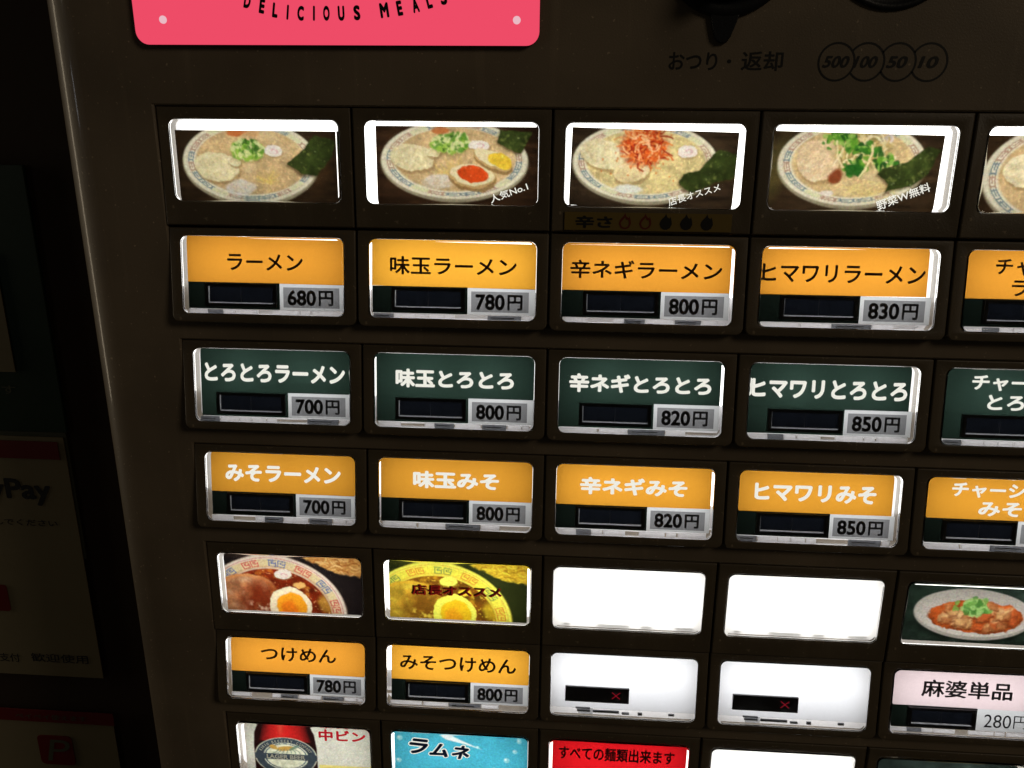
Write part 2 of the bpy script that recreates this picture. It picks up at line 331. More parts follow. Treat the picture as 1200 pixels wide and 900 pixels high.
def pic_ramen_greens():
    p = Pic((50, 36, 22), seed=11); wood(p); p.over((120, 120, 52), p.ell(.03, .55, .08, .4, 20, .8) * .35); bowl(p, .455, .44, .405, .50, (204, 174, 118))
    chashu(p, .27, .42, .12, .24, 26, (216, 186, 142)); p.over((120, 48, 22), p.ell(.375, .60, .04, .07, -50, .5) * .9); p.over((226, 216, 198), p.ell(.34, .80, .035, .04, 0, .4) * .9)
    p.over((222, 206, 216), p.ell(.62, .14, .045, .07, 10, .3) * .8)
    p.over((110, 100, 40), p.ell(.50, .28, .15, .24, 0, .5) * .6)
    for i in range(90):
        x = .38 + p.rng.rand() * .27; y = .12 + p.rng.rand() * .34; a = p.rng.uniform(-2.2, 2.2); l = p.rng.uniform(.05, .11)
        p.line(x, y, x + l * math.cos(a) * .6, y + l * 1.6 * math.sin(a), .0105, [(222, 200, 140), (196, 166, 96), (236, 220, 170)][p.rng.randint(3)], .85, p.rng.uniform(-.6, .6))
    for i in range(150):
        x, y = [(.36, .15), (.46, .26), (.42, .18), (.48, .50), (.63, .40), (.53, .30)][p.rng.randint(6)]
        p.over([(86, 140, 34), (44, 104, 24), (20, 64, 16), (140, 176, 74)][p.rng.randint(4)], p.ell(x + p.rng.randn() * .03, y + p.rng.randn() * .05, .008 + .014 * p.rng.rand(), .012 + .03 * p.rng.rand(), p.rng.rand() * 180, .5) * .85)
    p.over((26, 84, 22), p.poly([(.42, .50), (.49, .42), (.53, .50), (.51, .60), (.44, .57)], .03) * .9)
    p.line(.55, .22, .50, .60, .013, (230, 210, 150), .95, .25); p.line(.36, .2, .41, .5, .012, (226, 206, 150), .9, -.2)
    for i in range(50): p.line(.40 + p.rng.rand() * .3, .72 + p.rng.rand() * .12, .44 + p.rng.rand() * .3, .70 + p.rng.rand() * .12, .005, (226, 204, 118), .3, .4)
    nori(p, [(.86, .22), (.93, .24), (.88, .52), (.80, .66), (.655, .78), (.665, .66), (.60, .56), (.62, .48), (.76, .40)]); return p.c
def pic_ramen_chashu():
    p = Pic((46, 32, 18), seed=14); wood(p); bowl(p, .47, .56, .44, .62)
    for k, (a, b) in enumerate(((.26, .50), (.40, .32), (.56, .50), (.42, .66))): chashu(p, a, b, .13, .19, 20 * k, (222, 206, 160))
    onion(p, .47, .45, .08, .1, 100); nori(p, [(.78, .10), (.95, .20), (.90, .6), (.72, .5)]); return p.c
def key_ring(p, cu, cv, ru, rv, rot, tint=None):
    m = p.ell(cu, cv + .02, ru * 1.02, rv * 1.03, rot, .02); p.over((120, 96, 84), m)
    m = p.ell(cu, cv, ru, rv, rot, .015); d = p.d.copy(); a = p.ang.copy(); p.over((224, 208, 186), m)
    p.over((196, 90, 90), (np.abs(d - .955) < .006) * .6); p.over((210, 184, 110), (np.abs(d - .87) < .065) * .55)
    s = a * 22 / math.pi; k = np.floor(s).astype(int); f = s - k; r = (d - .87) / .058
    key = (np.abs(r) < 1) & ((np.abs(r) > .74) & (f > .08) & (f < .92) | (np.abs(f - .12) < .06) | ((np.abs(f - .88) < .06) & (r < .5)) | ((np.abs(r + .1) < .14) & (f > .35) & (f < .88)) | ((np.abs(f - .38) < .06) & (r > -.1) & (r < .5)) | ((np.abs(r - .42) < .12) & (f > .35) & (f < .66)))
    on = (k % 3 != 2); col = (k // 3) % 2 == 0
    p.over((70, 92, 160), (key & on & col) * .85); p.over((206, 62, 66), (key & on & ~col) * .85)
    m = p.ell(cu, cv + .01, ru * .79, rv * .78, rot, .02); p.over((176, 120, 70), np.exp(-((d - .80) / .02) ** 2) * .5); return m
def pic_dip(yellow=False):
    p = Pic((26, 20, 20), seed=21)
    p.over((60, 44, 32), p.ell(.2, .02, .5, .1, 0, .5) * .5)
    m = key_ring(p, .36, 1.0, .51, .93, 6); p.over((112, 30, 8), m); warp(p, .06); p.mul(.55 + .9 * p.noise(7, 4), m)
    p.over((206, 120, 36), m * np.clip(p.noise(9, 3) * 4 - 2.35, 0, 1) * .8); p.over((250, 214, 150), m * np.clip(p.noise(40, 1) * 6 - 5, 0, 1))
    p.over((196, 150, 50), m * p.ell(.73, .82, .06, .16, 0, .6) * .7)
    c = p.ell(.14, .74, .25, .36, -12, .06); p.over((178, 118, 74), c * .85); p.mul(.65 + .7 * p.noise(8, 4), c); p.over((224, 184, 140), c * np.clip(p.noise(9, 3) * 3 - 1.5, 0, 1) * .6); p.over((212, 130, 64), c * np.clip(1 - np.abs(p.d - .92) * 9, 0, 1) * .8)
    p.over((110, 30, 8), m * np.clip(p.ell(.30, .84, .16, .30, -30, .9) * (.2 + 1.6 * p.noise(7, 4)), 0, 1) * .9); p.over((226, 190, 160), m * p.ell(.27, .93, .1, .1, 0, .9) * np.clip(p.noise(16, 3) * 5 - 2.6, 0, 1) * .8); naruto(p, .44, .37, .062, .075); p.over((226, 170, 90), m * p.ell(.55, .55, .04, .05, 0, .3))
    e = p.ell(.475, .92, .148, .34, 0, .03); p.over((244, 226, 184), e); e = p.ell(.485, .93, .105, .26, 0, .08); p.over((250, 158, 22), e); e = p.ell(.47, .97, .06, .16, 0, .5); p.over((244, 110, 14), e * .8)
    tray = p.poly([(.52, -.1), (1.1, -.1), (1.1, .40), (.84, .33), (.70, .20), (.60, .12), (.52, .04)], .03); p.over((190, 130, 60), tray)
    keep = p.c.copy()
    for i in range(80):
        x = p.rng.uniform(.53, 1.0); y = p.rng.uniform(-.02, .33); p.line(x, y, x + .08, y + p.rng.uniform(-.08, .08), .009, [(232, 180, 100), (150, 80, 26), (214, 156, 76), (238, 196, 124)][p.rng.randint(4)], .8, p.rng.uniform(-.7, .7))
    t = tray[..., None]; p.c = keep * (1 - t) + p.c * t
    if yellow:
        g = p.c / 255.; L = g.mean(2); p.c = np.stack([255 * (g[..., 0] * .75 + .30 * np.sqrt(L)), 255 * (g[..., 1] * .64 + .38 * np.sqrt(L) + .03), 255 * (g[..., 2] * .34 + .04)], 2) * np.clip(.45 + 1.1 * L, 0, 1)[..., None] ** .25 * 1.12
        p.c = np.clip(p.c, 0, 252)
    return p.c
def pic_tofu():
    p = Pic((26, 38, 30), seed=31); p.mul(.6 + .8 * p.noise(8, 4)); p.over((90, 106, 100), np.clip(p.noise(5, 3) * 4 - 2.6, 0, 1) * .35)
    p.over((10, 14, 10), p.ell(.46, .62, .37, .34, 0, .2) * .6); m = p.ell(.46, .53, .38, .40, 3, .03); p.over((150, 144, 134), m)
    m = p.ell(.46, .50, .375, .375, 3, .03); p.over((196, 188, 176), m); p.mul(.72 + .3 * p.v, m); warp(p, .09); m = p.ell(.47, .56, .30, .27, 2, .05); p.over((150, 62, 20), m); p.mul(.5 + p.noise(9, 4), m)
    for i in range(44):
        a = p.rng.rand() * 6.28; r = math.sqrt(p.rng.rand()); x = .47 + .25 * r * math.cos(a); y = .56 + .22 * r * math.sin(a); w = p.rng.uniform(.02, .045); h = p.rng.uniform(.04, .07); sk = p.rng.uniform(-.02, .02)
        col = [(206, 158, 96), (176, 112, 62), (190, 84, 36), (222, 184, 124)][p.rng.randint(4)]
        p.over((90, 36, 12), p.poly([(x - w, y - h + .02), (x + w, y - h + sk), (x + w, y + h + .03), (x - w, y + h + .03)], .02) * m * .6); p.over(col, p.poly([(x - w, y - h), (x + w, y - h + sk), (x + w * .8, y + h * .8 + sk), (x - w * .8, y + h)], .05) * m * (.55 + .5 * p.noise(16, 2)))
    for i in range(70):
        x = .47 + p.rng.randn() * .045; y = .42 + p.rng.randn() * .06; p.over([(98, 150, 60), (140, 180, 100), (60, 112, 40)][p.rng.randint(3)], p.ell(x, y, .02, .04, p.rng.rand() * 180, .4) * .8)
    return p.c
def pic_bottle():
    p = Pic((205, 205, 188), seed=41); p.mul(.92 + .14 * p.noise(4, 4)); p.over((190, 150, 160), p.ell(.02, .3, .03, .8, 0, .8) * .3)
    b = p.poly([(.20, -.1), (.49, -.1), (.535, .10), (.565, .24), (.58, .50), (.58, 1.2), (.11, 1.2), (.11, .48), (.12, .24), (.145, .10)], .012); p.over((30, 10, 10), b)
    w = np.clip(1 - ((p.u - .345) / (.15 + .12 * p.v)) ** 2, 0, 1); p.over((196, 26, 24), b * w ** .6 * (p.v < .4)); p.over((230, 120, 80), b * np.exp(-((p.u - .315) / .022) ** 2) * np.clip(.35 - p.v, 0, 1) * 1.8)
    m = p.ell(.345, .68, .235, .36, 0, .02); d = p.d.copy(); p.over((176, 178, 156), m); p.over((52, 62, 70), m * (d < .96)); p.over((206, 208, 178), m * (d < .72)); p.over((60, 78, 92), m * (np.abs(d - .66) < .018)); p.mul(.85 + .3 * p.noise(20, 2), m)
    # a running horned beast drawn small in gold and green on the label
    p.over((176, 130, 46), p.ell(.345, .53, .07, .045, -8, .3) * .9); p.over((176, 130, 46), p.ell(.255, .51, .03, .04, 20, .3) * .9); p.over((84, 116, 100), p.ell(.41, .51, .045, .025, -30, .4) * .8)
    for k in range(7): p.line(.29 + .022 * k, .55, .25 + .034 * k, .62, .007, (84, 110, 96), .8, .3)
    p.over((52, 62, 70), (np.abs(p.v - .685) < .055) * m); p.over((236, 214, 96), (p.v > .80) * (p.u > .59) * .8); return p.c
def pic_cyan():
    p = Pic((62, 178, 206), seed=51); p.mul(.92 + .16 * p.noise(3, 3))
    for x, y, r in [(.06, .2, .022), (.15, .10, .014), (.05, .62, .02), (.93, .16, .018), (.90, .35, .018), (.84, .52, .022), (.12, .9, .02), (.63, .30, .012), (.75, .7, .016), (.95, .8, .02), (.4, .85, .015)]:
        m = p.ell(x, y, r, r * 2.2, 0, .3); p.over((150, 220, 228), m * .8); p.over((226, 246, 248), p.ell(x - r * .3, y - r * .6, r * .4, r * .9, 0, .5) * .8)
    p.over((236, 248, 248), p.poly([(.30, .05), (.42, .10), (.66, .34), (.50, .24), (.40, .19)], .02)); p.over((236, 248, 248), p.poly([(.40, .06), (.56, .10), (.50, .10)], .02)); p.over((44, 108, 160), p.ell(.80, .10, .05, .03, 0, .3) * .8); return p.c
def pic_dark():
    p = Pic((34, 44, 40), seed=61); p.mul(.6 + .8 * p.noise(6, 4)); p.over((150, 120, 50), p.ell(.5, .8, .3, .5, 0, .05)); p.mul(.8 + .4 * p.noise(14, 3)); return p.c

GRIDF = None
def print_grid(name, img, x0, x1, z0, z1, y, mat, parent, rot=0.0):
    """Printed photo card: a sheet whose ink colours are stored on its own vertices."""
    global GRIDF
    X, Z = np.meshgrid(np.linspace(x0, x1, NX), np.linspace(z1, z0, NY)); cx, cz = (x0 + x1) / 2, (z0 + z1) / 2
    a = R_(rot); dx, dz = X - cx, Z - cz; X = cx + dx * math.cos(a) - dz * math.sin(a); Z = cz + dx * math.sin(a) + dz * math.cos(a)
    V = np.stack([X, np.full_like(X, y), Z], 2).reshape(-1, 3)
    if GRIDF is None:
        i = np.arange(NX * NY).reshape(NY, NX); GRIDF = np.stack([i[:-1, :-1], i[1:, :-1], i[1:, 1:], i[:-1, 1:]], 2).reshape(-1, 4)
    me = bpy.data.meshes.new(name); nf = len(GRIDF)
    me.vertices.add(len(V)); me.vertices.foreach_set('co', V.ravel()); me.loops.add(nf * 4); me.loops.foreach_set('vertex_index', GRIDF.ravel())
    me.polygons.add(nf); me.polygons.foreach_set('loop_start', np.arange(nf) * 4); me.update(calc_edges=True)
    rg = np.random.RandomState(len(bpy.data.meshes)); g = rg.randn(NY, NX, 1) * .05 + rg.randn(NY, NX, 3) * .025; g = (g + np.roll(g, 1, 0) + np.roll(g, 1, 1)) / 1.8; img = img * (1 + g)
    P_ = np.pad(img, ((1, 1), (1, 1), (0, 0)), 'edge'); img = (img * 2 + P_[:-2, 1:-1] + P_[2:, 1:-1] + P_[1:-1, :-2] + P_[1:-1, 2:]) / 6
    img = img * .88 + img.mean(2, keepdims=True) * .10
    c = np.minimum(lin(np.clip(img, 0, 255)) / LEFF / 0.88, 0.97).reshape(-1, 3); rgba = np.concatenate([c, np.ones((len(c), 1))], 1)
    at = me.color_attributes.new(name='ink', type='FLOAT_COLOR', domain='POINT'); at.data.foreach_set('color', rgba.ravel())
    return link(name, me, mat, parent)

# ------------------------------------------------------------------ materials
M_cab = solid('cabinet_paint', (0.225, 0.172, 0.116), 0.42, 0.22, 2600, 0.10, vscale=18, coat=0.35)
M_bezel = solid('bezel_plastic', (0.125, 0.095, 0.060), 0.40, 0.3, 3200, 0.12, vscale=60)
wear(M_cab); wear(M_bezel)
M_black = solid('black_plastic', (0.012, 0.013, 0.016), 0.35, 0.2, 2000, 0.2)
M_lcd = solid('display_pane', (0.010, 0.013, 0.022), 0.12, 0.0, 1, 0.35, vscale=300)
M_box = solid('lamp_box_white', (0.80, 0.80, 0.82), 0.6, 0.1, 900, 0.04)
M_clip = solid('grey_clip', (0.20, 0.21, 0.23), 0.5, 0.2, 1500, 0.3, vscale=400)
M_ink = solid('black_ink', (0.012, 0.011, 0.012), 0.6, 0.1, 2000, 0.1)
M_brownink = solid('brown_ink', (0.075, 0.028, 0.010), 0.6, 0.1, 2000, 0.1)
M_redink = solid('dark_red_ink', (0.085, 0.004, 0.003), 0.6, 0.1, 2000, 0.1)
M_cover = glass('clear_acrylic', 0.0, 1.47)
M_lamp = glow('lamp_board_light', (255, 253, 248), 3.5)
M_led = glow('led_chip_light', (255, 255, 255), 110)
M_orange = film('orange_film', (240, 164, 56))
M_gold = film('golden_film', (246, 178, 58))
M_pane_glint = film('pane_edge_glint', (205, 208, 216), grain=0.5, gain=1.2)  # pale strips imitate the reflections along the pane's left and lower edges
M_pane = film('smoked_pane', (13, 16, 22), grain=0.7)
M_smoke = film('smoke_film', (196, 198, 204), grain=0.3, gain=1.3)
M_haze = film('milky_film', (252, 252, 255), grain=0.1, gain=1.7)
M_amber = film('amber_film', (228, 160, 52))
M_green = film('dark_green_film', (37, 54, 47), grain=0.18)
M_dark = film('near_black_film', (16, 24, 20), grain=0.2)
M_white = film('white_film', (232, 236, 240))
M_diff = film('diffuser_film', (255, 255, 255), gain=1.6, grain=0.01)
M_diff2 = film('dim_diffuser_film', (240, 243, 250), gain=1.42, grain=0.04)  # dimmer diffuser copy; the grey-blue fall-off of light is put into its colour
M_grey = film('grey_film', (146, 148, 152))
M_pinkish = film('pale_pink_film', (248, 228, 234))
M_red = film('red_film', (204, 22, 30))
M_photo = film('photo_print', None, attr='ink')
M_letter = glow('lit_white_letters', (250, 248, 236), 0.95)
M_blueletter = film('blue_letter', (28, 56, 120))

# ------------------------------------------------------------------ the ticket machine
PITCH = 0.045; WW = 0.039; XL, XR = -0.0280, 0.2330
machine = tag(empty('ticket_machine', (0, 0, 0)), 'brown meal ticket vending machine with rows of lit ramen buttons filling the photo', 'vending machine')
ZT, ZB = 0.11, -0.30
PICR = (0.0, -0.1101, -0.1647); BTNR = (-0.0261, -0.0535, -0.0809, -0.1359)
HX0, HX1 = -0.0029, 4 * PITCH + 0.0424
HOLES = [(0.00285, -0.0461), (-0.0515, -0.0735), (-0.0789, -0.1009), (-0.1070, -0.1559), (-0.1614, -0.2130)]
def cabinet_mesh():
    bm = bmesh.new(); e = 0.0004; r = 0.0090; xf = XL + r
    def quad(*p): bm.faces.new([bm.verts.new(q) for q in p])
    z = ZT
    for (a, b) in HOLES + [(ZB, ZB)]:
        if z > a + (e if a != ZB else 0): quad((xf, 0, z), (xf, 0, a + e if a != ZB else ZB), (XR, 0, a + e if a != ZB else ZB), (XR, 0, z))
        if a == ZB: break
        quad((xf, 0, a + e), (xf, 0, b - e), (HX0 - e, 0, b - e), (HX0 - e, 0, a + e)); quad((HX1 + e, 0, a + e), (HX1 + e, 0, b - e), (XR, 0, b - e), (XR, 0, a + e))
        o = [(HX0 - e, a + e), (HX1 + e, a + e), (HX1 + e, b - e), (HX0 - e, b - e)]; i = [(HX0, a), (HX1, a), (HX1, b), (HX0, b)]
        for k in range(4):
            k2 = (k + 1) % 4
            quad((o[k][0], 0, o[k][1]), (o[k2][0], 0, o[k2][1]), (i[k2][0], e, i[k2][1]), (i[k][0], e, i[k][1]))
            quad((i[k][0], e, i[k][1]), (i[k2][0], e, i[k2][1]), (i[k2][0], 0.007, i[k2][1]), (i[k][0], 0.007, i[k][1]))
        z = b - e
    pr = [(xf, 0)] + [(xf - r * math.sin(R_(t)), r - r * math.cos(R_(t))) for t in range(6, 91, 6)] + [(XL, 0.118)]
    for (x1, y1), (x2, y2) in zip(pr, pr[1:]):
        quad((x1, y1, ZT), (x2, y2, ZT), (x2, y2, ZB), (x1, y1, ZB))
    quad((XR, 0, ZT), (XR, 0, ZB), (XR, 0.118, ZB), (XR, 0.118, ZT))
    quad((XL, 0.118, ZT), (XR, 0.118, ZT), (XR, 0.118, ZB), (XL, 0.118, ZB)); quad((XL, 0.0090, ZT), (xf, 0, ZT), (XR, 0, ZT), (XR, 0.118, ZT), (XL, 0.118, ZT))
    bmesh.ops.remove_doubles(bm, verts=bm.verts[:], dist=1e-6)
    me = bm_mesh(bm, 'cabinet', True); me.set_sharp_from_angle(angle=R_(25)); return me
cabinet = link('cabinet', cabinet_mesh(), M_cab, machine)

HB = 0.01822; HP = 0.0181
def bezel_mesh(btn):
    H = HB if btn else HP
    if btn: out = rrect(-0.00275, 0.04175, -H - 0.0021, 0.0019, (0.0003, 0.0003, 0.0017, 0.0017))
    else: out = rrect(-0.00275, 0.04175, -H - 0.0056, 0.0027, 0.0002)
    hole = rrect(-0.00005, WW + 0.00005, -H - 0.00005, 0.00005, 0.00175)
    return curve_mesh('bezel', [out, hole], 0.0055, 0.0003, 2, 0.0005, True)
def cover_mesh(H):
    return curve_mesh('clear_cover', [rrect(0.0, WW, -H, 0.0, 0.0017, 8)], 0.0016, 0.00040, 3, 0.0, True)
def box_mesh(H, d=0.0065):
    bm = bmesh.new(); y0 = 0.0062; y1 = y0 + d; m = 0.0006; x0, x1, z0, z1 = -m, WW + m, -H - m, m
    def quad(*p): bm.faces.new([bm.verts.new(q) for q in p])
    quad((x0, y1, z0), (x1, y1, z0), (x1, y1, z1), (x0, y1, z1))
    for (a, b), (c, dd) in (((x0, z0), (x1, z0)), ((x1, z0), (x1, z1)), ((x1, z1), (x0, z1)), ((x0, z1), (x0, z0))): quad((a, y0, b), (c, y0, dd), (c, y1, dd), (a, y1, b))
    return bm_mesh(bm, 'lamp_box')
def lamp_mesh(H, v0, v1):
    bm = bmesh.new()
    for u in (.30, .71): bm_box(bm, WW * u - .0008, WW * u + .0008, 0.0094, 0.0097, -H * .26 - .0006, -H * .26 + .0006, 1)
    bm_box(bm, -0.0003, WW + 0.0003, 0.0098, 0.0106, -H * v1, -H * v0); return bm_mesh(bm, 'lamp_board')
ME = {b: dict(bezel=bezel_mesh(b), cover=cover_mesh(HB if b else HP), box=box_mesh(HB if b else HP)) for b in (True, False)}
ME[True]['lamp'] = lamp_mesh(HB, -0.01, 0.66); ME[False]['lamp'] = lamp_mesh(HP, -0.01, 1.01)

def display_mesh(H, kind):
    """Smoked sold-out window: black housing, recessed pane, pale strips standing for reflections at the left and the lower side."""
    bm = bmesh.new()
    if kind == 'frame':
        x0, x1, z0, z1 = WW * .130, WW * .575, -H * .905, -H * .605
        ix0, ix1, iz0, iz1 = WW * .152, WW * .552, -H * .860, -H * .640
        bm_box(bm, x0, ix0, 0.0026, 0.0034, z0, z1); bm_box(bm, ix1, x1, 0.0026, 0.0034, z0, z1)
        bm_box(bm, ix0, ix1, 0.0026, 0.0034, iz1, z1); bm_box(bm, ix0, ix1, 0.0026, 0.0034, z0, iz0)
        g = .00016
        def sh(a, c, d, e, y, mi): bm.faces.new([bm.verts.new(q) for q in ((a, y, d), (c, y, d), (c, y, e), (a, y, e))]).material_index = mi
        gb = .00024
        sh(ix0, ix0 + g, iz0, iz1, .0029, 2); sh(ix0 + g, ix1, iz0, iz0 + gb, .0029, 2); sh(ix0 + g, ix1, iz0 + gb, iz1 - .00008, .00305, 1); sh(ix0 + g, ix1, iz1 - .00008, iz1, .0029, 4)
        bm_box(bm, (ix0 + ix1) / 2 - .00003, (ix0 + ix1) / 2 + .00003, 0.00296, 0.0030, iz0 + gb, iz1, 3)
    return bm_mesh(bm, 'sold_out_window')
me_disp = display_mesh(HB, 'frame')
for m in (M_black, M_pane, M_pane_glint, M_clip, M_clip): me_disp.materials.append(m)
def clips_mesh(H, seed):
    rng = np.random.RandomState(seed); bm = bmesh.new(); x = WW * .02
    while x < WW * .95:
        w = rng.uniform(.0014, .0090); k = rng.rand(); zc = -H * .968; x1 = min(x + w, WW * .97)
        if k < .80: bm_box(bm, x, x1, 0.0024, 0.0027, zc - .00045, zc + .00045, 0 if k < .18 else 1)
        if k < .10: bm_box(bm, x + w * .1, x1 - w * .2, 0.0020, 0.0023, zc - .00012, zc + .00008, 2)
        x += w + rng.uniform(.00005, .0005)
    me = bm_mesh(bm, 'latch_strip')
    for m in (M_smoke, M_haze, M_clip): me.materials.append(m)
    return me
CLIPS = [clips_mesh(HB, s) for s in (1, 2, 3, 4)]

def U(u): return u * WW
LAMPS = {}
def lamp_for(btn, k):
    if (btn, k) not in LAMPS:
        me = ME[btn]['lamp'].copy(); me.materials.append(glow('lamp_board_light_%d' % k, (255, 253, 248), LEVEL[k])); me.materials.append(M_led); LAMPS[(btn, k)] = me
    return LAMPS[(btn, k)]
LEVEL = [2.5, 2.8, 3.1, 3.4]; NC = [0]
LV = {(0, 0): 0, (0, 1): 1, (1, 0): 1, (1, 1): 3, (1, 2): 2, (1, 3): 3, (3, 0): 0, (3, 1): 1, (3, 2): 3, (3, 3): 2, (2, 0): 1, (5, 1): 3, (5, 0): 2}
ROWI = {0.0: 0, -0.0261: 1, -0.0535: 2, -0.0809: 3, -0.1101: 4, -0.1359: 5, -0.1647: 6}
def cell(col, row_z, btn, label, name):
    z0 = row_z; tilt = -8.84 if btn else -1.9
    b = link(name, ME[btn]['bezel'], M_bezel, machine, (col * PITCH, -0.0004 if btn else 0.0, z0), (R_(tilt), 0, 0))
    b['label'] = label
    link('lamp_box', ME[btn]['box'], M_box, b); link('lamp_board', lamp_for(btn, LV.get((ROWI[row_z], col), 2)), None, b)
    return b
def cover(b, btn): link('clear_cover', ME[btn]['cover'], M_cover, b)

YC = 0.0026    # depth of the card plane behind the cover
def card(name, rects, mat, b, y=YC, H=HB, rot=0.0):
    bm = bmesh.new()
    for (u0, u1, v0, v1) in rects:
        vs = [bm.verts.new(p) for p in ((U(u0), y, -H * v1), (U(u1), y, -H * v1), (U(u1), y, -H * v0), (U(u0), y, -H * v0))]; bm.faces.new(vs)
    bmesh.ops.remove_doubles(bm, verts=bm.verts[:], dist=1e-7)
    if rot: bmesh.ops.rotate(bm, verts=bm.verts[:], cent=(WW / 2, 0, -H * .3), matrix=Matrix.Rotation(R_(rot), 3, 'Y'))
    return link(name, bm_mesh(bm, name), mat, b)

DARKR = lambda l: [(l, .588, .590, .637), (l, .150, .637, .864), (.555, .588, .637, .864), (l, .588, .864, .935)]
def price_tag(b, price, border=True, bold=.085):
    if border:
        card('price_border', [(.588, .985, .595, .640), (.588, .610, .640, .905), (.588, .985, .905, .935), (.955, .985, .640, .905)], M_white, b)
        card('price_tag', [(.610, .955, .640, .905)], M_grey, b)
    else:
        card('price_tag', [(.588, .985, .595, .935)], M_white, b)
    zc = -HB * .775
    lettering([(price, U(.636), U(.812), zc, HB * .205, bold), ('円', U(.828), U(.918), zc, HB * .20, bold * .8)], M_ink, b, YC - 0.00006, 'price_lettering')

def menu_button(col, z, text, u0, u1, price, film_m, base_m, ink_m, label, vc=.325, h=.235, bold=.022, dark_full=False, lines=None, seed=0, l=.03, r=.99, t=.025, pale=False):
    b = cell(col, z, True, label, 'menu_button')
    if dark_full:
        card('name_card', [(l, r, t, .595)] + DARKR(l), film_m, b)
    else:
        card('name_card', [(l, r, t, .596)], film_m, b, YC - .00003, rot=[.25, -.3, .4, -.2, .1][(col + seed) % 5]); card('backing_card', DARKR(l), base_m, b)
    price_tag(b, price, not pale, .035 if not pale else 0.0)
    jobs = lines or [(text, u0, u1, vc, h)]
    lettering([(s, U(a), U(c), -HB * vv, HB * hh, bold) for s, a, c, vv, hh in jobs], ink_m, b, YC - 0.00008)
    link('sold_out_window', me_disp, None, b, (0, -0.0008, 0))
    link('latch_strip', CLIPS[seed % 4], None, b)
    cover(b, True); return b

def lab(kind, text, price): return '%s button reading %s, %s yen' % (kind, text, price)
# row of plain ramen
R2, R3, R4, R6 = BTNR
for c, (s, a, e, pr) in enumerate([('ラーメン', .27, .735, '680'), ('味玉ラーメン', .12, .88, '780'), ('辛ネギラーメン', .05, .935, '800'), ('ヒマワリラーメン', .02, .94, '830')]):
    menu_button(c, R2, s, a, e, pr, [M_orange, M_gold, M_orange, M_orange][c], M_dark, M_brownink, lab('orange', s, pr), seed=c, h=[.215, .235, .235, .225][c], l=[.022, .012, .006, .004][c], r=[.992, .992, .985, .955][c], t=.03)
menu_button(4, R2, '', 0, 0, '880', M_orange, M_dark, M_brownink, 'orange button reading チャーシューラーメン, cut by the right edge', lines=[('チャーシュー', .18, .82, .20, .20), ('ラーメン', .28, .72, .455, .20)], seed=4, l=.012)
# dark green row
for c, (s, a, e, pr) in enumerate([('とろとろラーメン', .055, .955, '700'), ('味玉とろとろ', .13, .87, '800'), ('辛ネギとろとろ', .065, .93, '820'), ('ヒマワリとろとろ', .025, .945, '850')]):
    menu_button(c, R3, s, a, e, pr, M_green, M_green, M_letter, lab('dark green', s, pr), dark_full=True, bold=.045, seed=c + 1, vc=[.33, .34, .335, .335][c], h=.255, l=[.03, .01, .006, .008][c], r=[.992, .992, .985, .962][c])
menu_button(4, R3, '', 0, 0, '900', M_green, M_green, M_letter, 'dark green button reading チャーシューとろとろ, cut by the right edge', dark_full=True, bold=.036, lines=[('チャーシュー', .17, .83, .19, .20), ('とろとろ', .27, .73, .44, .20)], seed=1, l=.012)
# amber miso row
for c, (s, a, e, pr) in enumerate([('みそラーメン', .12, .89, '700'), ('味玉みそ', .22, .78, '800'), ('辛ネギみそ', .155, .835, '820'), ('ヒマワリみそ', .11, .86, '850')]):
    menu_button(c, R4, s, a, e, pr, M_amber, M_dark, M_letter, lab('amber', s, pr), bold=.045, seed=c + 2, vc=.315, h=.25, l=[.025, .01, .006, .008][c], r=[.992, .992, .985, .962][c])
menu_button(4, R4, '', 0, 0, '900', M_amber, M_dark, M_letter, 'amber button reading チャーシューみそ, cut by the right edge', bold=.036, lines=[('チャーシュー', .17, .83, .19, .20), ('みそ', .34, .60, .44, .20)], seed=3, l=.012)
# dipping noodles
menu_button(0, R6, 'つけめん', .24, .78, '780', M_orange, M_dark, M_brownink, lab('orange', 'つけめん', '780'), vc=.29, h=.225, seed=2, l=.024)
menu_button(1, R6, 'みそつけめん', .09, .905, '800', M_gold, M_dark, M_brownink, lab('golden', 'みそつけめん', '800'), vc=.31, h=.235, seed=3)
menu_button(4, R6, '麻婆単品', .21, .80, '280', M_pinkish, M_dark, M_ink, lab('pale pink', '麻婆単品', '280'), vc=.31, h=.27, seed=0, l=.012, pale=True)
